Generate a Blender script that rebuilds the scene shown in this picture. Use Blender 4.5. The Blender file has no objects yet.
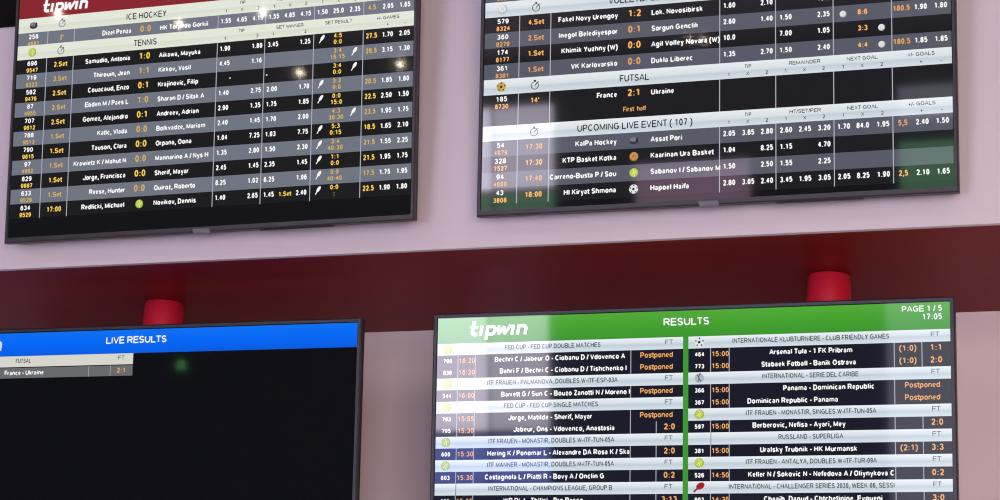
import bpy, bmesh, math
from mathutils import Matrix, Vector

S = bpy.context.scene
COL = S.collection
SOFFIT_Z = 2.95                      # height of the soffit above the floor

# ------------------------------------------------------------------ materials
def lin(c):
    c = c / 255.0
    return c / 12.92 if c <= 0.04045 else ((c + 0.055) / 1.055) ** 2.4

def rgb(r, g, b, a=1.0):
    return (lin(r), lin(g), lin(b), a)

def new_mat(name):
    m = bpy.data.materials.new(name)
    m.use_nodes = True
    nt = m.node_tree
    return m, nt, nt.nodes['Principled BSDF']

def surface(name, col, rough=0.5, spec=0.5, metal=0.0, noise=0.0, nscale=8.0, bump=0.0, bscale=200.0):
    m, nt, b = new_mat(name)
    b.inputs['Base Color'].default_value = col
    b.inputs['Roughness'].default_value = rough
    b.inputs['Specular IOR Level'].default_value = spec
    b.inputs['Metallic'].default_value = metal
    tc = nt.nodes.new('ShaderNodeTexCoord')
    if noise > 0:
        n = nt.nodes.new('ShaderNodeTexNoise')
        n.inputs['Scale'].default_value = nscale
        n.inputs['Detail'].default_value = 4
        nt.links.new(tc.outputs['Object'], n.inputs['Vector'])
        mx = nt.nodes.new('ShaderNodeMix'); mx.data_type = 'RGBA'
        mx.inputs['A'].default_value = tuple(c * (1 - noise) for c in col[:3]) + (1,)
        mx.inputs['B'].default_value = tuple(min(1, c * (1 + noise)) for c in col[:3]) + (1,)
        nt.links.new(n.outputs['Fac'], mx.inputs['Factor'])
        nt.links.new(mx.outputs['Result'], b.inputs['Base Color'])
    if bump > 0:
        n2 = nt.nodes.new('ShaderNodeTexNoise')
        n2.inputs['Scale'].default_value = bscale
        nt.links.new(tc.outputs['Object'], n2.inputs['Vector'])
        bp = nt.nodes.new('ShaderNodeBump')
        bp.inputs['Strength'].default_value = bump
        bp.inputs['Distance'].default_value = 0.002
        nt.links.new(n2.outputs['Fac'], bp.inputs['Height'])
        nt.links.new(bp.outputs['Normal'], b.inputs['Normal'])
    return m

SPEC = 0.42                         # anti-reflection coated panels: a faint mirror only
def screen(name, col, strength=1.0, ramp=None):
    """a lit patch of a display: black coated panel that emits its picture"""
    m, nt, b = new_mat(name)
    b.inputs['Base Color'].default_value = (0.002, 0.002, 0.0025, 1)
    b.inputs['Roughness'].default_value = 0.036
    b.inputs['Specular IOR Level'].default_value = SPEC
    b.inputs['Emission Color'].default_value = col
    b.inputs['Emission Strength'].default_value = strength
    if ramp:
        uv = nt.nodes.new('ShaderNodeUVMap')
        sp = nt.nodes.new('ShaderNodeSeparateXYZ')
        cr = nt.nodes.new('ShaderNodeValToRGB')
        nt.links.new(uv.outputs['UV'], sp.inputs['Vector'])
        nt.links.new(sp.outputs['Y'], cr.inputs['Fac'])
        el = cr.color_ramp.elements
        while len(el) > 1:
            el.remove(el[-1])
        el[0].position, el[0].color = ramp[0]
        for p, c in ramp[1:]:
            e = el.new(p); e.color = c
        nt.links.new(cr.outputs['Color'], b.inputs['Emission Color'])
    return m

def lamp_mat(name, col, strength):
    m = bpy.data.materials.new(name); m.use_nodes = True
    nt = m.node_tree; nt.nodes.clear()
    e = nt.nodes.new('ShaderNodeEmission'); o = nt.nodes.new('ShaderNodeOutputMaterial')
    e.inputs['Color'].default_value = col; e.inputs['Strength'].default_value = strength
    nt.links.new(e.outputs['Emission'], o.inputs['Surface'])
    return m

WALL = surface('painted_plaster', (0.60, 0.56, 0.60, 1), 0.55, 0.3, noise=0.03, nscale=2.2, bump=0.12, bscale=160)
WALL_LOW_LIFTED = surface('painted_plaster_brightened', (0.82, 0.76, 0.79, 1), 0.55, 0.3, noise=0.03, nscale=2.2, bump=0.12, bscale=160)  # lighter copy of the upper plaster, makes up for weak light below the soffit
SOFFIT = surface('dark_red_lacquer', (0.175, 0.006, 0.009, 1), 0.42, 0.5, noise=0.05, nscale=3)
SOFFIT.node_tree.nodes['Principled BSDF'].inputs['IOR'].default_value = 1.14
FRIEZE = surface('matt_black_board', (0.004, 0.004, 0.004, 1), 0.8, 0.1, noise=0.1)
REDCUP = surface('red_painted_tube', (0.55, 0.012, 0.035, 1), 0.35, 0.5, noise=0.04, nscale=20)
BEZEL = surface('charcoal_plastic', (0.028, 0.028, 0.034, 1), 0.42, 0.5, noise=0.05, nscale=30)
CASE = surface('black_plastic', (0.006, 0.006, 0.007, 1), 0.5, 0.4, noise=0.05, nscale=30)
METAL = surface('black_steel', (0.012, 0.012, 0.013, 1), 0.4, 0.5, noise=0.05)
BADGE = surface('grey_badge_plastic', (0.13, 0.13, 0.155, 1), 0.35, 0.5, noise=0.05)
ROOM = surface('room_paint', (0.30, 0.26, 0.27, 1), 0.8, 0.2, noise=0.04)
REAR = surface('rear_wall_paint', (0.05, 0.045, 0.05, 1), 0.8, 0.2, noise=0.06)
FLOOR = surface('floor_tile', (0.50, 0.45, 0.43, 1), 0.5, 0.4, noise=0.08, nscale=3)
FRAME = surface('window_frame_paint', (0.05, 0.05, 0.05, 1), 0.5, 0.4, noise=0.05)

# ------------------------------------------------------------------ mesh helpers
def link(name, bm, mats, parent=None, smooth=False):
    me = bpy.data.meshes.new(name)
    bm.normal_update()
    bm.to_mesh(me); bm.free()
    for m in (mats if isinstance(mats, (list, tuple)) else [mats]):
        me.materials.append(m)
    if smooth:
        for p in me.polygons:
            p.use_smooth = True
    o = bpy.data.objects.new(name, me)
    COL.objects.link(o)
    if parent is not None:
        o.parent = parent
    return o

def add_box(bm, x0, x1, y0, y1, z0, z1, mi=0):
    vs = [bm.verts.new(p) for p in ((x0,y0,z0),(x1,y0,z0),(x1,y1,z0),(x0,y1,z0),(x0,y0,z1),(x1,y0,z1),(x1,y1,z1),(x0,y1,z1))]
    fs = []
    for q in ((0,3,2,1),(4,5,6,7),(0,1,5,4),(1,2,6,5),(2,3,7,6),(3,0,4,7)):
        f = bm.faces.new([vs[i] for i in q]); f.material_index = mi; fs.append(f)
    return vs, fs

def box(name, dims, mat, parent=None, bevel=0.0, seg=2):
    bm = bmesh.new()
    add_box(bm, *dims)
    if bevel:
        bmesh.ops.bevel(bm, geom=bm.edges[:], offset=bevel, segments=seg, affect='EDGES')
    return link(name, bm, mat, parent)

def add_lathe(bm, prof, cx=0, cy=0, n=32, cap=True, mi=0):
    rings = []
    for r, z in prof:
        rings.append([bm.verts.new((cx + r*math.cos(2*math.pi*k/n), cy + r*math.sin(2*math.pi*k/n), z)) for k in range(n)])
    for a, b in zip(rings, rings[1:]):
        for k in range(n):
            f = bm.faces.new((a[k], a[(k+1) % n], b[(k+1) % n], b[k])); f.material_index = mi; f.smooth = True
    if cap:
        bm.faces.new(list(reversed(rings[0]))).material_index = mi
        bm.faces.new(rings[-1]).material_index = mi

def structure(o):
    o['kind'] = 'structure'
    return o

# ------------------------------------------------------------------ a stroked grotesque alphabet (cap height = 100)
G = {
'A':'-8,0 50,104 108,0|14,30 86,30','B':'0,50 0,0 0,100 58,100 a58,76,36,24,90,-90 0,52|58,52 a60,26,40,26,90,-90 0,0',
'C':'a52,50,52,50,48,312','D':'0,0 0,100 42,100 a42,50,58,50,90,-90 0,0 0,20','E':'112,0 0,0 0,100 110,100|0,52 102,52',
'F':'0,0 0,100 112,100|0,50 98,50','G':'a50,50,50,50,48,325|55,48 96,48 96,6','H':'0,0 0,100|100,0 100,100|0,52 100,52','I':'50,0 50,100',
'J':'100,100 100,30 a50,30,50,30,0,-180','K':'0,0 0,100|98,100 0,34|36,60 100,0','L':'0,100 0,0 116,0','M':'0,0 0,100 50,6 100,100 100,0',
'N':'0,0 0,100 100,0 100,100','O':'a50,50,50,50,0,360','P':'0,0 0,100 60,100 a60,73,40,27,90,-90 0,46','Q':'a50,50,50,50,0,360|60,26 100,-4',
'R':'0,0 0,100 60,100 a60,74,38,26,90,-90 0,48|56,48 100,0','S':'a50,75,46,25,22,270 a50,25,50,25,90,-158','T':'-14,100 114,100|50,100 50,0',
'U':'0,100 0,36 a50,36,50,36,180,360 100,100','V':'-8,100 50,-5 108,100','W':'-4,100 25,-4 50,98 75,-4 104,100','X':'0,0 100,100|0,100 100,0',
'Y':'0,100 50,45 100,100|50,45 50,0','Z':'-6,100 100,100 0,0 108,0',
'a':'a46,48,44,22,160,0 92,0|92,38 42,37 a42,19,42,19,90,270 70,2 92,18','b':'0,100 0,0|a50,35,50,35,0,360','c':'a52,35,52,35,48,312',
'd':'100,100 100,0|a50,35,50,35,0,360','e':'2,35 100,35 a50,35,50,35,0,312','f':'135,99 a105,78,55,21,90,180 50,0|-55,70 140,70',
'g':'a50,35,50,35,0,360|100,70 100,-6 a50,-8,50,20,0,-155','h':'0,0 0,100|0,40 a50,40,50,30,180,0 100,0','i':'50,0 50,70|50,92 50,103',
'j':'60,70 60,-12 a20,-12,40,16,0,-80|60,92 60,103','k':'0,0 0,100|94,70 0,24|38,42 100,0','l':'50,0 50,100',
'm':'0,0 0,70|0,45 a25,45,25,25,180,0 50,0|50,45 a75,45,25,25,180,0 100,0','n':'0,0 0,70|0,40 a50,40,50,30,180,0 100,0','o':'a50,35,50,35,0,360',
'p':'0,70 0,-28|a50,35,50,35,0,360','q':'100,70 100,-28|a50,35,50,35,0,360','r':'0,0 0,70|0,36 a80,36,80,33,180,85','s':'a50,52,46,18,22,270 a50,17,50,17,90,-158',
't':'46,96 46,16 a90,16,44,16,180,270 130,0|-55,70 135,70','u':'0,70 0,30 a50,30,50,30,180,360|100,70 100,0','v':'-8,70 50,-4 108,70','w':'-6,70 26,-4 50,70 74,-4 106,70',
'x':'0,0 100,70|0,70 100,0','y':'-8,70 52,0|108,70 44,-28 6,-28','z':'-6,70 100,70 0,0 108,0','ı':'50,0 50,70',
'0':'a50,50,50,50,0,360','1':'16,80 60,98 60,0','2':'a50,71,48,29,165,-38 0,0 110,0','3':'a48,75,44,25,155,-90|a48,26,52,26,90,-158','4':'74,0 74,100 0,28 116,28',
'5':'94,100 16,100 6,48 a48,33,52,33,128,-152','6':'a50,32,50,32,0,360|0,32 a52,55,52,45,180,38','7':'-8,100 100,100 34,0','8':'a50,76,43,24,0,360|a50,27,50,27,0,360',
'9':'a50,68,50,32,0,360|100,68 a48,45,52,45,0,-142','.':'50,-5 50,9','’':'50,100 50,72',"'":'50,100 50,70',',':'58,9 58,-6 42,-24',':':'50,-3 50,9|50,56 50,68','-':'-20,36 120,36',
'/':'0,-6 100,106','(':'a150,38,150,76,112,248',')':'a-50,38,150,76,68,-68','+':'0,40 100,40|50,5 50,75','Ä':'0,0 50,100 100,0|18,33 82,33|25,122 25,132|75,122 75,132',
}
ADV = dict(zip('ABCDEFGHIJKLMNOPQRSTUVWXYZ', (722,722,722,722,667,611,778,722,278,556,722,611,833,722,778,667,778,722,667,611,722,667,944,667,667,611)))
ADV.update(zip('abcdefghijklmnopqrstuvwxyz', (556,611,556,611,556,333,611,611,278,278,556,278,889,611,611,611,611,389,556,333,611,556,778,556,556,500)))
ADV.update({c: 556 for c in '0123456789'})
ADV.update({' ':278,'.':278,',':278,':':333,'-':333,'/':278,'(':333,')':333,"'":238,'’':238,'+':584,'ı':278,'Ä':722})

def parse(spec):
    out = []
    for st in spec.split('|'):
        pts = []
        for tok in st.split():
            if tok[0] == 'a':
                cx, cy, rx, ry, a0, a1 = (float(v) for v in tok[1:].split(','))
                n = max(3, int(abs(a1 - a0) / 30))
                for k in range(n + 1):
                    a = math.radians(a0 + (a1 - a0) * k / n)
                    pts.append((cx + rx*math.cos(a), cy + ry*math.sin(a)))
            else:
                x, y = tok.split(','); pts.append((float(x), float(y)))
        out.append(pts)
    return out
GL = {k: parse(v) for k, v in G.items()}

def add_stroke(bm, pts, w, y, mi=0):
    """a flat ribbon of width w along pts (x, z) at depth y"""
    q = [pts[0]]
    for p in pts[1:]:
        if math.hypot(p[0]-q[-1][0], p[1]-q[-1][1]) > 1e-7:
            q.append(p)
    if len(q) < 2:
        return
    for i in range(1, len(q)-1):                     # a sharp turn starts a new ribbon
        ax, az = q[i][0]-q[i-1][0], q[i][1]-q[i-1][1]
        bx, bz = q[i+1][0]-q[i][0], q[i+1][1]-q[i][1]
        if ax*bx + az*bz < -0.15*math.hypot(ax, az)*math.hypot(bx, bz):
            add_stroke(bm, q[:i+1], w, y, mi)
            add_stroke(bm, q[i:], w, y, mi)
            return
    closed = math.hypot(q[0][0]-q[-1][0], q[0][1]-q[-1][1]) < 1e-6 and len(q) > 3
    if closed:
        q = q[:-1]
    n = len(q)
    L, R = [], []
    for i in range(n):
        def d(a, b):
            dx, dz = q[b][0]-q[a][0], q[b][1]-q[a][1]; l = math.hypot(dx, dz); return dx/l, dz/l
        if closed:
            d0, d1 = d(i-1, i), d(i, (i+1) % n)
        else:
            d0 = d(i-1, i) if i else d(i, i+1)
            d1 = d(i, i+1) if i < n-1 else d0
        nx, nz = -(d0[1]+d1[1]), d0[0]+d1[0]
        l = math.hypot(nx, nz)
        if l < 0.35:
            nx, nz = -d1[1], d1[0]; s = 1.0
        else:
            nx /= l; nz /= l
            s = min(1.0 / max(0.3, nx*-d1[1] + nz*d1[0]), 1.6)
        h = w/2*s
        L.append(bm.verts.new((q[i][0]+nx*h, y, q[i][1]+nz*h)))
        R.append(bm.verts.new((q[i][0]-nx*h, y, q[i][1]-nz*h)))
    for i in range(n if closed else n-1):
        j = (i+1) % n
        f = bm.faces.new((R[i], R[j], L[j], L[i])); f.material_index = mi

def text_width(s):
    return sum(ADV[c] for c in s) / 1000.0

# ------------------------------------------------------------------ televisions
class TV:
    """Display of 1000 x 562.5 picture units; local x right, z up, -y towards the viewer."""
    def __init__(s, loc, tilt, pan, roll, width, height, z_bottom, label):
        s.W = width; s.H = height; s.k = width / 1000.0
        s.z0 = z_bottom                           # bottom of the picture in local z
        r = bpy.data.objects.new('hanging_television' if z_bottom < 0 else 'television', None); COL.objects.link(r)
        r.location = (loc[0], loc[1], loc[2] + SOFFIT_Z)
        r.rotation_euler = (Matrix.Rotation(pan, 4, 'Z') @ Matrix.Rotation(tilt, 4, 'X') @ Matrix.Rotation(roll, 4, 'Y')).to_euler()
        r['label'] = label; r['category'] = 'television'; r['group'] = 'televisions on the betting shop wall'
        s.root = r
    def X(s, u): return (u/1000.0 - 0.5) * s.W
    def Z(s, v): return s.z0 + s.H * (1 - v/562.5)
    # flat picture patches
    def rect(s, bm, u0, u1, v0, v1, y, mi=0):
        uvl = bm.loops.layers.uv.verify()
        vs = [bm.verts.new(p) for p in ((s.X(u0), y, s.Z(v1)), (s.X(u1), y, s.Z(v1)), (s.X(u1), y, s.Z(v0)), (s.X(u0), y, s.Z(v0)))]
        f = bm.faces.new(vs); f.material_index = mi
        for lp, uv in zip(f.loops, ((0,0),(1,0),(1,1),(0,1))):
            lp[uvl].uv = uv
        return f
    def band(s, name, u0, u1, v0, v1, mat, parent=None, y=-0.0004):
        bm = bmesh.new(); s.rect(bm, u0, u1, v0, v1, y)
        return link(name, bm, mat, parent or s.root)
    def text(s, bm, t, u, v, cap, em=None, align='c', bold=0.205, y=-0.0011, mi=0, fit=None, shear=0.0):
        """write t; u is the anchor, v the baseline, cap the capital height, em the type size; fit=(u0, u1) sets the span"""
        if em is None:
            em = cap / 0.716
        w = text_width(t) * em
        if fit:
            em *= (fit[1]-fit[0]) / w; w = fit[1]-fit[0]; u = fit[0]; align = 'l'
        x = u - (w if align == 'r' else w/2 if align == 'c' else 0)
        h = bold * cap / 2
        for c in t:
            a = ADV[c] / 1000.0 * em
            if c != ' ':
                sb = 0.055 * em
                x0, x1 = x + sb + h*0.8, x + a - sb - h*0.8
                if c in '/tfrj()-1J':
                    x0, x1 = x + 0.03*em + h*0.5, x + a - 0.03*em - h*0.5
                    if c == '/': x0, x1 = x + 0.04*em, x + a - 0.04*em
                if c in '.,:ıilI\'’':
                    x0 = x; x1 = x + a
                for st in GL[c]:
                    pts = []
                    for px, py in st:
                        yy = h + py/100.0 * (cap - 2*h) if py >= 0 else h + py/100.0*cap
                        pts.append((s.X(x0 + (x1-x0)*px/100.0 + shear*yy), s.Z(v - yy)))
                    add_stroke(bm, pts, 2*h*s.k*(0.78 if c in 'VvWwAyMKkXxNmae' else 1.0), y, mi)
            x += a
    def disc(s, bm, u, v, ru, rv=None, y=-0.0008, mi=0, n=20, rot=0.0, a0=0.0, a1=360.0):
        rv = rv or ru
        full = abs(a1-a0) >= 359.9
        pts = []
        for k in range(n if full else n+1):
            a = math.radians(a0 + (a1-a0)*k/n)
            du, dv = ru*math.cos(a), rv*math.sin(a)
            pts.append((u + du*math.cos(rot) - dv*math.sin(rot), v - (du*math.sin(rot) + dv*math.cos(rot))))
        vs = [bm.verts.new((s.X(p), y, s.Z(q))) for p, q in pts]
        bm.faces.new(vs).material_index = mi
    def ring(s, bm, u, v, r, w, y=-0.0008, mi=0, a0=0, a1=360, n=22, squash=1.0):
        pts = [(s.X(u + r*math.cos(math.radians(a0+(a1-a0)*k/n))), s.Z(v - squash*r*math.sin(math.radians(a0+(a1-a0)*k/n)))) for k in range(n+1)]
        add_stroke(bm, pts, w*s.k, y, mi)
    def line(s, bm, pts, w, y=-0.0008, mi=0):
        add_stroke(bm, [(s.X(a), s.Z(b)) for a, b in pts], w*s.k, y, mi)
    # the body
    def body(s, side, top, bottom, depth, bulge):
        x0, x1 = -s.W/2, s.W/2; z0, z1 = s.z0, s.z0 + s.H
        g = 0.0022
        bm = bmesh.new()                                       # bezel: a ring with rounded outer edge
        X0, X1, Z0, Z1 = x0-side, x1+side, z0-bottom, z1+top
        def loop(a, b, c, d, y): return [bm.verts.new(p) for p in ((a,y,c),(b,y,c),(b,y,d),(a,y,d))]
        yf, yb = -0.004, depth
        c = 0.003
        l0 = loop(x0-g, x1+g, z0-g, z1+g, 0.0012)
        l1 = loop(x0-g, x1+g, z0-g, z1+g, yf)
        l2 = loop(X0+c, X1-c, Z0+c, Z1-c, yf)
        l3 = loop(X0, X1, Z0, Z1, yf+c)
        l4 = loop(X0, X1, Z0, Z1, 0.007)
        for a, b in ((l0,l1),(l1,l2),(l2,l3),(l3,l4)):
            for i in range(4):
                j = (i+1) % 4
                bm.faces.new((a[i], a[j], b[j], b[i]))
        bmesh.ops.recalc_face_normals(bm, faces=bm.faces[:])
        link('bezel', bm, BEZEL, s.root)
        bm = bmesh.new()                                       # housing: slim edge, then the thicker back
        e = 0.0008
        l1 = loop(X0+e, X1-e, Z0+e, Z1-e, 0.007)
        l2 = loop(X0+e, X1-e, Z0+e, Z1-e, depth-0.004)
        l3 = loop(X0+0.005, X1-0.005, Z0+0.005, Z1-0.005, depth)
        hx, hz = 0.12*s.W, 0.16*s.H
        l4 = loop(X0+hx, X1-hx, Z0+0.05, Z1-hz*1.6, depth)
        l5 = loop(X0+hx+0.03, X1-hx-0.03, Z0+0.07, Z1-hz*1.6-0.04, depth+bulge)
        bm.faces.new(list(reversed(l1)))
        for a, b in ((l1,l2),(l2,l3),(l3,l4),(l4,l5)):
            for i in range(4):
                j = (i+1) % 4
                bm.faces.new((a[i], a[j], b[j], b[i]))
        bm.faces.new(l5)
        bmesh.ops.recalc_face_normals(bm, faces=bm.faces[:])
        link('housing', bm, CASE, s.root)
        bm = bmesh.new()
        add_box(bm, x0-g, x1+g, 0.0, 0.0055, z0-g, z1+g)
        s.panel = link('screen_panel', bm, M['panel'], s.root)
    def badge(s):
        zb = s.Z(562.5) - 0.0155
        bm = bmesh.new()
        vs = []
        for y in (-0.0085, 0.004):
            vs.append([bm.verts.new((s.X(a), y, z)) for a, z in ((481, zb-0.003), (523, zb-0.003), (519.5, zb+0.0085), (477.5, zb+0.0085))])
        a, b = vs
        bm.faces.new(a); bm.faces.new(list(reversed(b)))
        for i in range(4):
            j = (i+1) % 4
            bm.faces.new((a[j], a[i], b[i], b[j]))
        bmesh.ops.recalc_face_normals(bm, faces=bm.faces[:])
        bmesh.ops.bevel(bm, geom=bm.edges[:], offset=0.0012, segments=2, affect='EDGES')
        o = link('maker_badge', bm, BADGE, s.root); o['label'] = 'small light grey tab on the lower bezel'
    def wall_bracket(s):
        """steel plate on the wall with two arms to the housing, in world-aligned terms of this tilted set"""
        inv = s.root.matrix_basis.inverted()
        cx, cz = s.root.location.x, s.root.location.z
        bm = bmesh.new()
        add_box(bm, cx-0.22, cx+0.22, -0.0045, -0.0004, cz+0.12, cz+0.42)
        for dx in (-0.15, 0.13):
            add_box(bm, cx+dx, cx+dx+0.02, -0.060, -0.003, cz+0.16, cz+0.40)
        for v in bm.verts: v.co = inv @ v.co
        link('wall_bracket', bm, METAL, s.root)
    def speaker_slots(s, u0, u1):
        bm = bmesh.new()
        zb = s.Z(562.5) - 0.0160
        n = 46
        for k in range(n):
            a = u0 + (u1-u0)*k/n
            add_box(bm, s.X(a), s.X(a + (u1-u0)/n*0.5), 0.001, 0.008, zb-0.0022, zb+0.0005)
        link('speaker_grille', bm, CASE, s.root)

W_ = rgb(250, 250, 250)
M = dict(
 panel=screen('panel_black', rgb(17, 18, 22)),
 panel_dark=screen('panel_near_black', rgb(10, 12, 17)),
 white=screen('picture_white', W_), softwhite=screen('picture_soft_white', rgb(214, 216, 220)),
 rule=screen('picture_rule_grey', rgb(176, 178, 190)),
 amber=screen('picture_amber', rgb(247, 203, 84)), amber_dim=screen('picture_dim_amber', rgb(212, 172, 94)),
 orange=screen('picture_orange', rgb(250, 178, 92)), orange_dim=screen('picture_dim_orange', rgb(226, 160, 92)),
 peach=screen('picture_peach', rgb(240, 172, 98)), ftgrey=screen('picture_heading_grey', rgb(84, 90, 99)),
 ink=screen('picture_ink', rgb(38, 40, 42)), grey_ink=screen('picture_grey_ink', rgb(92, 96, 100)),
 tl_dark=screen('picture_black_row', rgb(28, 28, 30)), tl_grey=screen('picture_grey_row', rgb(112, 117, 130)),
 tr_dark=screen('picture_black_row_right', rgb(29, 29, 33)), tr_grey=screen('picture_slate_row', rgb(88, 91, 103)),
 br_dark=screen('picture_navy_row', rgb(25, 26, 40)), bl_grey=screen('picture_mid_grey_row', rgb(104, 106, 109)),
 red=screen('picture_red', rgb(136, 34, 42)),
 green=screen('picture_green', None or rgb(70, 165, 45), ramp=[(0, rgb(58, 150, 46)), (0.45, rgb(68, 160, 46)), (1, rgb(82, 170, 58))]),
 green_flat=screen('picture_green_flat', rgb(62, 150, 52)),
 blue=screen('picture_blue', rgb(0, 102, 240), ramp=[(0, rgb(4, 92, 226)), (0.5, rgb(0, 104, 246)), (1, rgb(12, 112, 240))]),
 tl_head=screen('picture_cream_bar', rgb(222, 227, 213), ramp=[(0, rgb(226, 230, 214)), (0.42, rgb(214, 220, 206)), (0.5, rgb(226, 231, 217)), (1, rgb(228, 231, 219))]),
 tr_head=screen('picture_white_bar', rgb(218, 226, 230), ramp=[(0, rgb(212, 222, 228)), (0.40, rgb(196, 206, 213)), (0.52, rgb(216, 225, 230)), (1, rgb(232, 237, 240))]),
 br_head=screen('picture_silver_bar', rgb(214, 224, 232), ramp=[(0, rgb(212, 224, 232)), (0.22, rgb(206, 218, 226)), (0.42, rgb(194, 206, 215)), (0.6, rgb(214, 224, 231)), (1, rgb(238, 243, 247))]),
 bl_head=screen('picture_light_bar', rgb(214, 214, 204)),
 tennis=screen('picture_tennis_ball', rgb(188, 204, 74)), seam=screen('picture_ball_seam', rgb(228, 234, 168)), tennis_lo=screen('picture_ball_rim', rgb(160, 180, 44)),
 ballwhite=screen('picture_ball_white', rgb(226, 228, 234)), ballgrey=screen('picture_ball_grey', rgb(176, 180, 192)), balldark=screen('picture_ball_dark', rgb(40, 46, 52)),
 basket=screen('picture_basketball', rgb(204, 150, 86)), basketline=screen('picture_basketball_seam', rgb(158, 108, 56)),
 gold=screen('picture_gold_ball', rgb(206, 168, 66)), puck=screen('picture_puck', rgb(52, 56, 60)), pucktop=screen('picture_puck_top', rgb(120, 124, 128)),
 paddle=screen('picture_red_paddle', rgb(170, 28, 44)), handle=screen('picture_paddle_handle', rgb(120, 40, 36)),
)

# picture icons --------------------------------------------------------------
def icon_tennis(t, p, u, v, r):
    bm = bmesh.new()
    t.disc(bm, u, v, r, mi=0)
    t.disc(bm, u-0.06*r, v-0.08*r, r*0.86, y=-0.0009, mi=1)
    t.ring(bm, u-0.75*r, v-0.35*r, r*0.75, r*0.16, y=-0.0010, mi=2, a0=-70, a1=40, n=10)
    t.ring(bm, u+0.85*r, v+0.4*r, r*0.75, r*0.16, y=-0.0010, mi=2, a0=110, a1=220, n=10)
    link('ball_icon', bm, [M['tennis_lo'], M['tennis'], M['seam']], p)
def icon_football(t, p, u, v, r, gold=False):
    bm = bmesh.new()
    t.disc(bm, u, v, r, mi=0)
    t.disc(bm, u-0.05*r, v+0.02*r, r*0.32, y=-0.0009, mi=1, n=5, rot=0.3)
    for k in range(5):
        a = 0.3 + k*2*math.pi/5
        t.disc(bm, u+0.78*r*math.cos(a), v-0.78*r*math.sin(a), r*0.19, y=-0.0009, mi=1, n=5, rot=a)
    link('ball_icon', bm, [M['gold'] if gold else M['ballwhite'], M['balldark']], p)
def icon_volley(t, p, u, v, r):
    bm = bmesh.new()
    t.disc(bm, u, v, r, mi=1)
    t.disc(bm, u-0.1*r, v-0.12*r, r*0.82, y=-0.0009, mi=0)
    t.ring(bm, u+0.7*r, v+0.7*r, r*1.1, r*0.07, y=-0.0010, mi=1, a0=95, a1=175, n=10)
    t.ring(bm, u-0.9*r, v+0.3*r, r*1.1, r*0.07, y=-0.0010, mi=1, a0=-20, a1=45, n=10)
    link('ball_icon', bm, [M['ballwhite'], M['ballgrey']], p)
def icon_basket(t, p, u, v, r):
    bm = bmesh.new()
    t.disc(bm, u, v, r, mi=1); t.disc(bm, u-0.05*r, v-0.08*r, r*0.88, y=-0.0009, mi=0)
    t.line(bm, [(u-0.9*r, v+0.15*r), (u+0.9*r, v-0.15*r)], r*0.1, y=-0.0010, mi=1)
    t.line(bm, [(u-0.15*r, v-0.9*r), (u+0.15*r, v+0.9*r)], r*0.1, y=-0.0010, mi=1)
    t.ring(bm, u-1.2*r, v, r*0.9, r*0.1, y=-0.0010, mi=1, a0=-50, a1=50, n=10)
    t.ring(bm, u+1.2*r, v, r*0.9, r*0.1, y=-0.0010, mi=1, a0=130, a1=230, n=10)
    link('ball_icon', bm, [M['basket'], M['basketline']], p)
def icon_puck(t, p, u, v, r):
    bm = bmesh.new()
    t.disc(bm, u, v+0.18*r, r*1.0, r*0.62, mi=0)
    t.disc(bm, u-0.08*r, v-0.22*r, r*0.9, r*0.46, y=-0.0009, mi=1)
    t.disc(bm, u+0.66*r, v+0.0*r, r*0.3, r*0.62, y=-0.0010, mi=0)
    link('puck_icon', bm, [M['puck'], M['pucktop']], p)
def icon_baseball(t, p, u, v, r):
    bm = bmesh.new()
    t.disc(bm, u, v, r, mi=0)
    t.ring(bm, u+0.9*r, v-0.2*r, r*1.0, r*0.22, y=-0.0009, mi=1, a0=130, a1=235, n=10)
    t.ring(bm, u-1.0*r, v+0.1*r, r*0.9, r*0.16, y=-0.0009, mi=1, a0=-50, a1=60, n=10)
    link('ball_icon', bm, [M['ballgrey'], M['grey_ink']], p)
def icon_paddle(t, p, u, v, r):
    bm = bmesh.new()
    t.disc(bm, u+0.25*r, v-0.25*r, r*0.95, r*0.66, mi=0, rot=0.55)
    t.line(bm, [(u-0.35*r, v+0.25*r), (u-1.15*r, v+0.95*r)], r*0.36, mi=1)
    link('paddle_icon', bm, [M['paddle'], M['handle']], p)
def icon_stopwatch(t, p, u, v, r, mat):
    bm = bmesh.new()
    t.ring(bm, u, v+1, r, 1.5, mi=0)
    t.line(bm, [(u, v+1), (u+0.62*r, v+1-0.62*r)], 1.9, mi=0)
    t.line(bm, [(u, v+1-r), (u, v-r-1.6)], 2.2, mi=0)
    t.line(bm, [(u-2.6, v-r-1.6), (u+2.6, v-r-1.6)], 2.4, mi=0)
    t.line(bm, [(u+0.72*r, v+1-0.72*r), (u+r*0.98, v+1-r*0.98)], 2.0, mi=0)
    link('stopwatch_icon', bm, mat, p)
def icon_racket(t, p, u, v):
    bm = bmesh.new()
    t.disc(bm, u+3.0, v-4.0, 7.6, 3.5, rot=0.95)
    t.line(bm, [(u-0.8, v+2.0), (u-4.6, v+7.6)], 2.1)
    link('racket_icon', bm, M['white'], p)

# --------------------------------------------------------------- upper boards
LINES = (79.3, 150, 521.3, 639.8, 760.2, 880)
C3 = ((541, 581, 621), (661, 700, 739.5), (780, 819, 859), (900, 938.3, 978.6))

def lettering(t, parent, name, mat, items):
    bm = bmesh.new()
    for a, kw in items:
        t.text(bm, *a, **kw)
    return link(name, bm, mat, parent)

def rules(t, parent, lines, v0, v1, mat, w=1.9):
    for u in lines:
        bm = bmesh.new()
        t.rect(bm, u-w/2, u+w/2, v0, v1, -0.0007)
        link('column_rule', bm, mat, parent)

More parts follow.
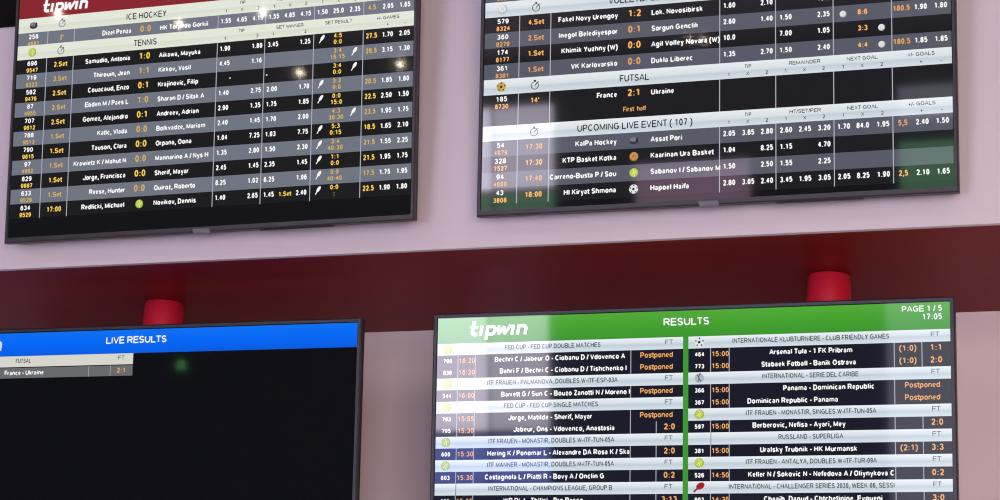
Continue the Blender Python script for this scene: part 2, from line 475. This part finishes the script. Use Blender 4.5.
def heading(t, v0, v1, mat, title, fit, cols, icon, caps=15.0, ink='ink', tbase=None, top=None, rows_=True):
    b = t.band('sport_heading', 0, 1000, v0, v1, mat)
    items = [((title, 0, tbase or v1-8.8, caps), dict(fit=fit, bold=0.155))]
    lettering(t, b, 'heading_lettering', M[ink], items)
    for (name, span, marks), cs in zip(cols, C3):
        if name:
            lettering(t, b, 'market_name', M['ink'], [((name, 0, v0 + 14.2, 8.2), dict(fit=span, bold=0.16))])
        for mk, c in zip(marks, cs):
            if mk:
                lettering(t, b, 'column_mark', M['ink'], [((mk, c, v1-4.4, 8.0), dict(bold=0.16))])
    if icon:
        icon(t, b, 40, (v0+v1)/2, 10.6)
    icon_stopwatch(t, b, 116, (v0+v1)/2 + 1.0, 8.2, M['ink'])
    return b

def match_row(t, v0, v1, mat, num, code, state, home, score, away, odds, am, total=None, side=None, sub=None, icon=None, vend=None, extra=None, note=None):
    b = t.band('match_row', 0, 1000, v0, v1, mat)
    h = min(v1 - v0, 34.2)
    base = v0 + 22.8
    rules(t, b, LINES, v0, vend or v1, M['rule'])
    def put(name, mat, tx, *a, **kw):
        if tx: lettering(t, b, name, M[mat], [((tx,) + a, kw)])
    put('match_number', 'white', num, 41.3, v0+15.6, 11.2, 16.2)
    put('home_team', 'white', home, 300, base, 12.0, 13.9, align='r', bold=0.215)
    put('away_team', 'white', away, 373.2, base, 12.0, 13.9, align='l', bold=0.215)
    put('match_code', am, code, 41.8, v0+31.4, 10.4, 14.2)
    put('match_state', am, state, 116.8, v0+23.0, 12.2, 15.2)
    put('match_score', am, score, 336.4, v0+22.6, 15.4, 20.4, bold=0.2)
    if sub:
        put('set_score', am, sub[0], 819, v0+12.6, 10.6, 14.4)
        put('game_score', am, sub[1], 819, v0+26.8, 10.6, 14.4)
    put('total_figure', am, total, 900, v0+20.6, 12.0, 14.3)
    put('state_note', am, extra, 700, v0+20.6, 10.6, 13.2)
    if note:
        lettering(t, b, 'note_lettering', M['peach'], [((note, 0, v0+55.6, 10.6), dict(fit=(313, 363), bold=0.15))])
    for c, tx in odds:
        put('odds_figure', 'white', tx, c, v0+20.6, 11.8, 13.8, bold=0.21)
    if side == 'L': icon_racket(t, b, 778.6, v0+14)
    if side == 'R': icon_racket(t, b, 858, v0+14)
    if side == 'l': icon_volley(t, b, 780.5, v0+18, 7.2)
    if side == 'r': icon_volley(t, b, 859.3, v0+18, 7.2)
    if icon: icon(t, b, 337.6, v0+17.4, 9.8)
    return b

# television 1: tennis board
tv = TV((-0.87018, -0.06172, 0.06626), 0.09871, -0.01112, -0.00328, 1.0643, 0.6036, 0.0,
        'black television with red header over ice hockey and tennis odds, tilted on upper wall')
tv.body(0.0105, 0.0105, 0.0150, 0.022, 0.030)
tv.badge(); tv.speaker_slots(640, 820); tv.wall_bracket()
hb = tv.band('header_band', 0, 1000, 0, 47.6, M['red'])

def wordmark(t, parent, u0, mat, base=36.2):
    """slanted heavy lower-case wordmark without dots"""
    bm = bmesh.new()
    w = 6.6
    sh = lambda x, y: (t.X(u0 - 3.5 + 1.055*x + 0.17*y), t.Z(base - y))
    def st(pts, ww=w): add_stroke(bm, [sh(*p) for p in pts], ww*t.k, -0.0010)
    st([(5.0, 29.5), (5.0, 8)] + [(5.0+4.2-4.2*math.cos(a), 2.8+4.6-4.6*math.sin(a)) for a in (0.5, 1.0, 1.57)] + [(15.5, 2.8)], 7.0)
    st([(-1.5, 17.4), (15, 17.4)], 5.0)
    st([(22.2, 0), (22.2, 20)])
    st([(34.0, -8.5), (34.0, 20)])
    st([(34.0, 17.4), (44, 17.4)] + [(44+5.2*math.sin(a), 10+7.4*math.cos(a)) for a in (0.5, 1.0, 1.57, 2.1, 2.6)] + [(44, 2.6), (34.0, 2.6)])
    st([(55.2, 20), (57.0, 1.5), (65.6, 17.5), (68.4, 1.5), (78.5, 20)], 6.0)
    st([(83.5, 0), (83.5, 20)])
    st([(94.5, 0), (94.5, 20)])
    st([(94.5, 17.4), (103, 17.4)] + [(103+6.0*math.sin(a), 12.4+5.0*math.cos(a)) for a in (0.5, 1.0, 1.57)] + [(109, 0)])
    return link('wordmark', bm, mat, parent)

wordmark(tv, hb, 66, M['white'])
T3 = ('1', 'X', '2')
heading(tv, 47.6, 82.2, M['tl_head'], 'ICE HOCKEY', (284.5, 389.5), ((('TIP'), (574, 589), T3), ('REMAINDER', (667, 735), T3), ('NEXT GOAL', (787, 853), T3), ('+/- GOALS', (911, 966), ('', '+', '-'))), icon_puck)
P = [c for g in C3 for c in g]
match_row(tv, 82.2, 112.6, M['tl_grey'], '258', '4681', "2'", 'Dizel Penza', '0:0', 'HK Torpedo Gorkii',
          list(zip([P[i] for i in (0,1,2,3,4,5,6,7,8,10,11)], ('1.55','4.65','4.15','1.55','4.65','4.15','1.50','25.0','2.35','2.05','1.65'))), 'amber_dim', total='4.5')
heading(tv, 112.6, 146, M['tl_head'], 'TENNIS', (307.2, 367), (('TIP', (574, 589), ('1', '', '2')), ('SET WINNER', (667, 735), ('1', '', '2')), ('SET RESULT', (787, 853), ('', '', '')), ('+/- GAMES', (911, 966), ('', '+', '-'))), icon_tennis)
TL = [
 ('696','9547','2.Set','Samudio, Antonia','1:0','Aikawa, Mayuka','1.90','1.80','3.45','1.25','L','4:5','0:0','27.5','1.70','2.05'),
 ('719','9323','3.Set','Thirouin, Jean','1:1','Kirkov, Vasil','4.45','1.16','','','R','3:4','15:15','28.5','3.15','1.30'),
 ('582','9476','2.Set','Couacaud, Enzo','0:1','Krajinovic, Filip','','','','','R','3:4','0:0','','',''),
 ('87','4955','2.Set','Ebden M / Paes L','1:0','Sharan D / Sitak A','1.40','2.75','2.00','1.70','L','3:3','0:0','20.5','1.85','1.80'),
 ('707','9612','2.Set','Gomez, Alejandro','0:1','Andreev, Adrian','2.90','1.35','1.75','1.85','L','0:0','15:0','22.5','2.50','1.50'),
 ('788','9513','1.Set','Katic, Vlada','0:0','Bolkvadze, Mariam','2.40','1.45','1.70','2.00','R','4:3','30:30','23.5','1.95','1.75'),
 ('790','9615','1.Set','Tauson, Clara','0:0','Orpana, Oona','1.04','7.25','1.03','7.75','L','5:3','0:15','18.5','1.65','2.10'),
 ('97','4992','1.Set','Krawietz K / Mahut N','0:0','Mannarino A / Nys H','1.35','2.80','1.50','2.30','L','3:4','40:30','21.5','1.55','2.25'),
 ('829','9887','1.Set','Jorge, Francisca','0:0','Sherif, Mayar','2.45','1.45','2.35','1.45','L','1:1','0:0','21.5','1.95','1.75'),
 ('633','9528','1.Set','Reese, Hunter','0:0','Quiroz, Roberto','8.25','1.02','6.25','1.06','L','0:0','40:40','17.5','1.75','1.95'),
 ('634','9529','17:00','Redlicki, Michael','','Novikov, Dennis','1.40','2.65','1.45','2.40','L','0:0',':','22.5','1.90','1.80')]
for i, r in enumerate(TL):
    v0 = 146 + 34.0*i
    od = [(c, t) for c, t in zip((541, 621, 660.5, 739.5, 938.3, 978.6), r[6:10] + r[14:16]) if t]
    if r[0] == '582':
        od = [(556, '-'), (647, '-')]
    match_row(tv, v0, v0+34, M['tl_dark' if i % 2 == 0 else 'tl_grey'], r[0], r[1], r[2], r[3], r[4], r[5], od,
              'amber' if i % 2 == 0 else 'amber_dim', total=r[13] or None, side=r[10], sub=(r[11], r[12]),
              icon=icon_tennis if r[0] == '634' else None, extra='1.Set' if r[0] == '634' else None, vend=v0+(35 if r[0] == '634' else 34))

# television 2: upcoming events board
tv = TV((0.36356, -0.05134, 0.07254), 0.08912, -0.00155, 0.00023, 1.0695, 0.6036, 0.0,
        'black television on upper wall showing volleyball, futsal and the upcoming live event list')
tv.body(0.0105, 0.0105, 0.0150, 0.022, 0.030)
tv.badge(); tv.speaker_slots(640, 820); tv.wall_bracket()
tv.band('header_band', 0, 1000, 0, 47.6, M['red'])
tv.band('match_row', 0, 1000, 47.6, 72.4, M['tr_dark'])
match_row(tv, 72.4, 106.4, M['tr_grey'], '', '8523', '', '', '', '', [], 'orange_dim')
heading(tv, 106.4, 140, M['tr_head'], 'VOLLEYBALL', (278.5, 393), (('TIP', (574, 589), ('1', '', '2')), ('REMAINDER', (667, 735), ('1', '', '2')), ('SET RESULT', (787, 853), ('', '', '')), ('+/- POINTS', (911, 966), ('', '+', '-'))), icon_volley)
def R6(*a): return [(c, t) for c, t in zip((541.8, 581.8, 621.0, 661, 700.2, 740, 780.2, 819, 860, 939, 979.5), a) if t]
TRR = [
 (140, 174.8, 0, '579','8324','4.Set','Fakel Novy Urengoy','1:2','Lok. Novosibirsk', R6('1.60','','2.10','','','10.0'), None, None, None, None),
 (174.8, 209, 1, '360','8279','2.Set','Inegol Belediyespor','0:1','Sorgun Genclik', R6('2.60','','1.40','1.50','','2.35','','','','1.90','1.80'), '180.5', 'l', '8:6', None),
 (209, 244.5, 0, '174','8177','1.Set','Khimik Yuzhny (W)','0:0','Agil Volley Novara (W)', R6('10.0','','','7.00','','1.05'), None, 'r', '3:3', None),
 (244.5, 278.2, 1, '361','8381','1.Set','VK Karlovarsko','0:0','Dukla Liberec', R6('1.35','','2.70','1.50','','2.40','','','','1.85','1.85'), '180.5', 'r', '4:4', None)]
def tr_row(v0, v1, grey, num, code, state, home, score, away, odds, total, side, sub, icon, note=None):
    b = match_row(tv, v0, v1, M['tr_grey' if grey else 'tr_dark'], num, code, state, home, score, away, odds, 'orange_dim' if grey else 'orange',
              total=total, side=side, icon=icon, note=note)
    if sub:
        lettering(tv, b, 'result_lettering', M['orange'], [((sub, 820.6, v0+21.6, 11.4, 14.6), {})])
for r in TRR: tr_row(*r)
G4 = ('+/- GOALS', (911, 966.5), ('', '+', '-'))
heading(tv, 278.2, 312.2, M['tr_head'], 'FUTSAL', (304.4, 370), (('TIP', (574, 589), T3), ('REMAINDER', (667, 733.5), T3), ('NEXT GOAL', (787, 851), T3), G4),
        lambda t, p, u, v, r: icon_football(t, p, u, v, r, True), tbase=303)
tr_row(312.2, 380.6, 0, '185','8730',"14'",'France','2:1','Ukraine', [], None, None, None, None, 'First  half')
hd = heading(tv, 380.6, 413.4, M['tr_head'], 'UPCOMING LIVE EVENT ( 107 )', (212, 463.5), (('TIP', (574, 589), T3), ('HT/SET/PER', (668, 734), T3), ('NEXT GOAL', (787, 851), T3), G4), None, tbase=405)
UP = [
 (413.4, 447.8, 1, '54','4979','17:30','KalPa Hockey','','Assat Pori', R6('2.05','3.85','2.80','2.60','2.45','3.20','1.70','84.0','1.95','2.40','1.50'), '5,5', None, None, icon_puck),
 (447.8, 482.2, 0, '328','7527','17:30','KTP Basket Kotka','','Kaarinan Ura Basket', R6('1.04','','8.25','1.15','','4.70'), None, None, None, icon_basket),
 (482.2, 516.8, 1, '94','4880','17:40','Carreno-Busta P / Sou','','Sabanov I / Sabanov M', R6('1.50','','2.50','1.55','','2.25'), None, None, None, icon_tennis),
 (516.8, 551.2, 0, '43','3808','18:00','HI Kiryat Shmona','','Hapoel Haifa', R6('2.80','3.05','2.40','3.45','1.95','3.05','2.05','8.25','1.90','2.10','1.65'), '2,5', None, None, icon_football)]
for r in UP: tr_row(*r)

# --------------------------------------------------------------- lower boards
def lower_heading(t, u0, u1, v, title, fit, icon, mat, rule=None):
    b = t.band('competition_heading', u0, u1, v, v+22.9, mat)
    if title:
        lettering(t, b, 'heading_lettering', M['ftgrey'], [((title, 0, v+15.0, 9.6), dict(fit=fit, bold=0.17))])
        lettering(t, b, 'column_mark', M['ftgrey'], [(('FT', u1-27.5, v+13.4, 9.0), dict(em=13.4, bold=0.15))])
    if icon: icon(t, b, u0+21.5, v+11, 9.2)
    if rule:
        bm = bmesh.new(); t.rect(bm, rule-0.7, rule+0.7, v, v+22.9, -0.0007); link('column_rule', bm, M['grey_ink'], b)
    return b

def lower_row(t, u0, u1, v, num, time, teams, fit, res, half=None, mat='br_dark', clip=None):
    b = t.band('match_row', u0, u1, v, v+22.9, M[mat])
    ls = [u0+43.2, u0+79.2, u1-102.6]
    if res != 'Postponed': ls.append(u1-51.8)
    rules(t, b, ls, v, v+22.9, M['rule'], 1.5)
    if num:
        put = lambda name, mat, *a, **kw: lettering(t, b, name, M[mat], [(a, kw)])
        put('match_number', 'white', num, u0+21.8, v+15.8, 8.6, em=11.4, bold=0.22)
        put('team_names', 'white', teams, 0, v+15.8, 10.4, fit=fit, bold=0.21)
        put('match_time', 'peach', time, u0+62, v+16.2, 9.8, em=13.4, bold=0.17)
        if res == 'Postponed': put('match_state', 'peach', res, 0, v+15.4, 10.8, fit=(u1-84.2, u1-19.4), bold=0.16)
        else: put('match_score', 'peach', res, u1-26, v+15.8, 11.6, em=15.8, bold=0.19)
        if half: put('half_score', 'peach', half, u1-77.6, v+15.8, 11.0, em=15.0, bold=0.18)
    return b

# television 3: nearly empty live results board
tv = TV((-1.18388, 0.22455, -0.10829), 0.09527, 0.00138, 0.00367, 1.2085, 0.6806, -0.6798,
        'black television with blue LIVE RESULTS header and almost empty screen, under the red soffit')
tv.body(0.0115, 0.0115, 0.0150, 0.024, 0.034)
tv.panel.data.materials[0] = M['panel_dark']
hb = tv.band('header_band', 0, 1000, 0, 49.2, M['blue'])
wordmark(tv, hb, 67, M['softwhite'])
lettering(tv, hb, 'title_lettering', M['white'], [(('LIVE RESULTS', 0, 28.4, 14.6), dict(fit=(432, 574), bold=0.17))])
lower_heading(tv, 0, 497.5, 49.2, 'FUTSAL', (219, 256.5), None, M['bl_head'])
b = tv.band('match_row', 0, 497.5, 74.0, 95.8, M['bl_grey'])
rules(tv, b, (43.2, 79.2, 394.8, 445.6), 74.0, 95.8, M['rule'], 1.1)
lettering(tv, b, 'team_lettering', M['white'], [(('France - Ukraine', 0, 89.4, 10.2), dict(fit=(193.5, 288.5), bold=0.19))])
lettering(tv, b, 'score_lettering', M['amber_dim'], [(('2:1', 471.4, 89.8, 11.0), dict(em=15.2))])

# television 4: results board
tv = TV((0.23915, 0.22364, -0.10798), 0.09477, 0.00927, -0.00066, 1.2124, 0.6806, -0.6820,
        'black television with green RESULTS header and two columns of results, under the red soffit')
tv.body(0.0115, 0.0115, 0.0150, 0.024, 0.034)
tv.band('backdrop', 0, 1000, 50, 562.5, M['green_flat'], y=-0.0002)
hb = tv.band('header_band', 0, 1000, 0, 50.4, M['green'])
wordmark(tv, hb, 69, M['white'])
lettering(tv, hb, 'title_lettering', M['white'], [(('RESULTS', 0, 28.2, 14.8), dict(fit=(458, 548.8), bold=0.18))])
lettering(tv, hb, 'page_lettering', M['white'], [(('PAGE 1 / 5', 0, 16.8, 11.4), dict(fit=(911.8, 986.4), bold=0.17))])
lettering(tv, hb, 'clock_lettering', M['white'], [(('17:05', 0, 32.2, 11.4), dict(fit=(949, 986.4), bold=0.18))])
PP = 22.9
T0 = 50.4
left = [
 ('h','FED CUP - FED CUP DOUBLE MATCHES',(139.5,334.5),icon_tennis),
 ('r','796','16:20','Bechri C / Jabeur O - Ciobanu D / Vdovenco A',(119,383.6),'Postponed'),
 ('r','838','16:20','Bahri F / Bechri C - Ciobanu D / Tishchenko I',(129.5,387),'Postponed'),
 ('h','ITF FRAUEN - PALMANOVA, DOUBLES W-ITF-ESP-03A',(104,369),icon_tennis),
 ('r','544','16:00','Barrett G / Sun C - Bouzo Zanotti N / Moreno I',(133,394),'Postponed'),
 ('h','FED CUP - FED CUP SINGLE MATCHES',(139.5,330.5),icon_tennis),
 ('r','793','15:55','Jorge, Matilde - Sherif, Mayar',(149,319.3),'Postponed'),
 ('r','795','15:30','Jabeur, Ons - Vdovenco, Anastasia',(160,364),'2:0'),
 ('h','ITF FRAUEN - MONASTIR, DOUBLES W-ITF-TUN-05A',(109,363),icon_tennis),
 ('r','600','15:30','Hering K / Ponomar L - Alexandre DA Rosa K / Ska',(107,394),'2:0'),
 ('h','ITF MÄNNER - MONASTIR, DOUBLES M-ITF-TUN-05A',(107,363),icon_tennis),
 ('r','603','15:30','Castagnola L / Piatti R - Bovy A / Onclin G',(103,344),'0:2'),
 ('h','INTERNATIONAL - CHAMPIONS LEAGUE, GROUP B',(110.5,360),None),
 ('r','672','15:05','WP Di. L. Tbilisi - Pro Recco',(141.5,302.5),'3:13')]
right = [
 ('h','INTERNATIONALE KLUBTURNIERE - CLUB FRIENDLY GAMES',(592.6,889),icon_football),
 ('r','464','15:00','Arsenal Tula - 1 FK Pribram',(663.5,820.5),'1:1','(1:0)'),
 ('r','773','15:00','Stabaek Fotball - Banik Ostrava',(648,827),'2:0','(1:0)'),
 ('h','INTERNATIONAL - SERIE DEL CARIBE',(649.5,831.5),icon_baseball),
 ('r','366','15:00','Panama - Dominican Republic',(689.3,860.7),'Postponed'),
 ('r','367','15:00','Dominican Republic - Panama',(621.2,793.2),'Postponed'),
 ('h','ITF FRAUEN - MONASTIR, SINGLES W-ITF-TUN-05A',(618,863.3),icon_tennis),
 ('r','597','15:00','Berberovic, Nefisa - Ayari, Mey',(630.8,806.3),'2:0'),
 ('h','RUSSLAND - SUPERLIGA',(680,802),None),
 ('r','381','15:00','Uralsky Trubnik - HK Murmansk',(645,827.6),'3:3','(2:1)'),
 ('h','ITF FRAUEN - ANTALYA, DOUBLES W-ITF-TUR-09A',(618,863.4),icon_tennis),
 ('r','526','14:50','Keller N / Sokovic N - Nefedova A / Oliynykova C',(622.2,895.5),'0:2'),
 ('h','INTERNATIONAL - CHALLENGER SERIES 2020, WEEK 06, SESSI',(585.5,895.5),icon_paddle),
 ('r','803','14:35','Cheaib, Daoud - Chtchetinine, Evgueni',(652,873),'3:0')]
for u0, u1, lst in ((0, 497.2, left), (507.6, 1000, right)):
    for i, r in enumerate(lst):
        v = T0 + PP*i
        if r[0] == 'h':
            lower_heading(tv, u0, u1, v, r[1], r[2], r[3], M['br_head'], rule=None if r[3] else u0+44.0)
        else:
            lower_row(tv, u0, u1, v, r[1], r[2], r[3], r[4], r[5], r[6] if len(r) > 6 else None)
    for i, kind in enumerate('hrrhrrhr'):
        v = T0 + PP*(len(lst)+i)
        if kind == 'h': lower_heading(tv, u0, u1, v, '', None, None, M['br_head'])
        else: lower_row(tv, u0, u1, v, '', '', '', None, 'x')

# --------------------------------------------------------------- ceiling mounts of the two lower televisions
def mount(x, y, tvx, tvy, label):
    r = bpy.data.objects.new('ceiling_mount', None); COL.objects.link(r)
    r.location = (x, y, SOFFIT_Z)
    r['label'] = label; r['category'] = 'tv mount'; r['group'] = 'red mounts under the soffit'
    bm = bmesh.new()
    add_lathe(bm, [(0.0490, 0.0), (0.0500, -0.002), (0.0545, -0.118), (0.0535, -0.122), (0.046, -0.122)][::-1], n=48)
    c = link('cover_tube', bm, REDCUP, r); c['label'] = 'bright red tube'
    bm = bmesh.new()
    add_lathe(bm, [(0.017, -0.56), (0.017, -0.121)], n=24)
    link('pole', bm, METAL, r)
    bm = bmesh.new()
    yb = tvy - y
    add_box(bm, -0.06, 0.06, -0.021, -0.017, -0.50, -0.30)
    add_box(bm, -0.03, 0.03, yb-0.012, -0.021, -0.45, -0.35)
    bmesh.ops.bevel(bm, geom=bm.edges[:], offset=0.0015, segments=1, affect='EDGES')
    link('bracket', bm, METAL, r)
mount(-1.1965, 0.386, -1.18, 0.282, 'red cylindrical mount hanging from the soffit behind the blue header television')
mount(0.5430, 0.378, 0.242, 0.282, 'red cylindrical mount hanging from the soffit behind the green header television')

# --------------------------------------------------------------- the setting
D = 0.7609
Z = SOFFIT_Z
TOP = SOFFIT_Z + 2.15
X0, X1, YR = -9.0, 8.0, -9.0
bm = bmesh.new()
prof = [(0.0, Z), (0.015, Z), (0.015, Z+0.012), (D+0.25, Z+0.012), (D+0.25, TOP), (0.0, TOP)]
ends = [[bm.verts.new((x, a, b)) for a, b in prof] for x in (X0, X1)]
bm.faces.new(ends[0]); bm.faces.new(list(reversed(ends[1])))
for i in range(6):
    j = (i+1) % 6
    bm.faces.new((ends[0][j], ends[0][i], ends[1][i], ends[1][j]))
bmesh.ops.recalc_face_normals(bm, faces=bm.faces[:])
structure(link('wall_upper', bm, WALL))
structure(box('wall_lower', (X0, X1, D, D+0.25, 0.0, Z), WALL_LOW_LIFTED))
structure(box('trim_1', (X0, X1, 0.015, D, Z, Z+0.012), SOFFIT))
structure(box('trim_2', (X0, X1, -0.015, 0.0, Z+0.643, TOP), FRIEZE, bevel=0.001))
structure(box('floor', (X0, X1, YR, D+0.25, -0.1, 0.0), FLOOR))
ce = structure(box('ceiling', (X0, X1, YR, D+0.25, TOP, TOP+0.1), ROOM))
# small recessed lamps in the ceiling: the sparks on the upper screens
BULB = lamp_mat('lamp_filament', (1.0, 0.80, 0.62, 1), 480.0)
TRIM = surface('lamp_trim', (0.05, 0.05, 0.05, 1), 0.4, 0.5)
def downlight(x, y, z, r=0.008):
    bm = bmesh.new()
    add_lathe(bm, [(0.028, TOP), (0.028, z+0.012), (0.022, z+0.006), (0.022, z+0.03)], x, y, 24, cap=False)
    o = link('downlight', bm, TRIM, ce)
    bm = bmesh.new()
    bmesh.ops.create_uvsphere(bm, u_segments=16, v_segments=8, radius=r, matrix=Matrix.Translation((x, y, z)))
    link('bulb', bm, BULB, o, True)
for x, y, z in ((-5.03, -6.21, 1.95), (-3.96, -6.60, 1.93), (-4.58, -6.78, 1.95), (-4.70, -8.61, 1.935), (-3.985, -8.585, 1.935), (-1.879, -8.40, 2.07), (-1.792, -8.40, 2.07)):
    downlight(x, y, z + Z, 0.004 if x > -2 else 0.008)

# rear wall with the windows the screens mirror, and glowing panes added to light the wall
wr = structure(box('wall_rear', (X0, X1, YR-0.2, YR, 0, TOP), REAR))
bm = bmesh.new()
for a, b in (((-0.028, -0.020), (0.012, 0.030)), ((0.012, 0.030), (0.028, -0.022)), ((-0.012, -0.024), (0.028, -0.024))):
    add_stroke(bm, [(-5.79 + a[0], Z+0.21+a[1]), (-5.79 + b[0], Z+0.21+b[1])], 0.012, YR+0.004)
bmesh.ops.reverse_faces(bm, faces=bm.faces[:])
link('exit_lamp', bm, lamp_mat('exit_lamp_green', (0.25, 1.0, 0.25, 1), 9.0), wr)
GLASS = dict(lilac=lamp_mat('daylight_glass', (0.90, 0.82, 1.0, 1), 16.0), faded=lamp_mat('daylight_glass_faded', (0.90, 0.82, 1.0, 1), 9.5), blue=lamp_mat('blue_sky_glass', (0.22, 0.28, 0.85, 1), 9.0),
             dim=lamp_mat('daylight_glass_dim', (0.80, 0.80, 1.0, 1), 2.6), green=lamp_mat('leafy_glass', (0.16, 0.42, 0.20, 1), 6.0),
             mauve=lamp_mat('mauve_glass', (0.60, 0.36, 0.52, 1), 5.0), shop=lamp_mat('lilac_fill_glass', (0.66, 0.65, 1.0, 1), 17.0), warm=lamp_mat('warm_fill_glass', (1.0, 0.72, 0.60, 1), 7.6), pink=lamp_mat('pink_fill_glass', (1.0, 0.81, 0.92, 1), 9.0))
def window(n, x0, x1, panes, t=0.03):
    """panes: (z0, z1, glass), from the bottom up; z from the soffit level"""
    z0, z1 = Z+panes[0][0], Z+panes[-1][1]
    bm = bmesh.new()
    for q in ((x0-t, x0, z0-t, z1+t), (x1, x1+t, z0-t, z1+t), (x0, x1, z0-t, z0), (x0, x1, z1, z1+t)):
        add_box(bm, q[0], q[1], YR, YR+0.05, q[2], q[3])
    for a, b in zip(panes, panes[1:]):
        add_box(bm, x0, x1, YR, YR+0.05, Z+a[1], Z+b[0])
    w = structure(link('window_%d' % n, bm, FRAME))
    for a, b, g in panes:
        link('pane', box_bm(x0, x1, YR+0.015, YR+0.025, Z+a, Z+b), GLASS[g], w)
def box_bm(*d):
    bm = bmesh.new(); add_box(bm, *d); return bm
window(1, -3.80, -3.35, ((-0.64, -0.32, 'blue'), (-0.28, 1.15, 'lilac'), (1.17, 1.28, 'green'), (1.30, 1.84, 'lilac')), 0.004)
window(7, -3.34, -2.93, ((-0.64, -0.32, 'blue'), (-0.28, 1.15, 'faded'), (1.17, 1.28, 'green'), (1.30, 1.84, 'faded')), 0.004)  # glow set lower on this half so the mirrored window fades out
window(2, -0.74, -0.22, ((-0.80, 0.90, 'dim'), (1.10, 1.46, 'green'), (1.60, 1.80, 'dim')))
window(3, -2.40, -1.66, ((1.08, 1.42, 'mauve'),))
window(4, -2.7, -0.9, ((-2.90, -0.85, 'shop'),))  # unseen glowing pane, added as lilac fill from the front
window(5, 2.0, 3.9, ((-2.90, 1.20, 'pink'),))  # unseen pane added as pink fill for the gap between the lower sets
window(6, 4.1, 7.6, ((-2.90, 1.20, 'warm'),))  # added glow, warm fill reaching the walls from the far right

# --------------------------------------------------------------- light, world, camera
w = bpy.data.worlds.new('room_air'); S.world = w; w.use_nodes = True
bg = w.node_tree.nodes['Background']
bg.inputs['Color'].default_value = (1.0, 0.83, 0.76, 1); bg.inputs['Strength'].default_value = 0.3

def area(name, loc, target, sx, sy, power, col):
    l = bpy.data.lights.new(name, 'AREA'); l.shape = 'RECTANGLE'; l.size = sx; l.size_y = sy; l.energy = power; l.color = col
    o = bpy.data.objects.new(name, l); COL.objects.link(o)
    o.location = loc
    o.rotation_euler = (Vector(target) - Vector(loc)).to_track_quat('-Z', 'Y').to_euler()
    return o
area('ceiling_fill_light', (-2.6, -3.2, TOP-0.03), (-2.6, -3.2, 0), 1.2, 0.6, 25, (1.0, 0.85, 0.75))  # unseen pair of soft lamps, added to top up the room light
area('ceiling_fill_light.001', (2.4, -3.2, TOP-0.03), (2.4, -3.2, 0), 1.2, 0.6, 25, (1.0, 0.85, 0.75))

f = 2313.2187680806533
pit, yaw, rol = 0.2668401184557931, 0.3504693549048187, -0.05025621518136315
R = Matrix.Rotation(yaw, 3, 'Z') @ Matrix.Rotation(pit, 3, 'X') @ Matrix.Rotation(rol, 3, 'Y')
right_, fwd, up = R.col[0], R.col[1], R.col[2]
M3 = Matrix((right_, up, -fwd)).transposed()
cd = bpy.data.cameras.new('camera'); cam = bpy.data.objects.new('camera', cd); COL.objects.link(cam)
cd.sensor_width = 36.0; cd.sensor_fit = 'HORIZONTAL'; cd.lens = f / 1000.0 * 36.0
cam.matrix_world = Matrix.Translation((1.6109295670476468, -4.788489132219327, -1.4022965763170603 + SOFFIT_Z)) @ M3.to_4x4()
S.camera = cam
S.cycles.filter_width = 1.15

S.view_settings.view_transform = 'Standard'
S.view_settings.look = 'None'
S.view_settings.exposure = 0.0
S.view_settings.gamma = 1.0
S.view_settings.use_curve_mapping = False
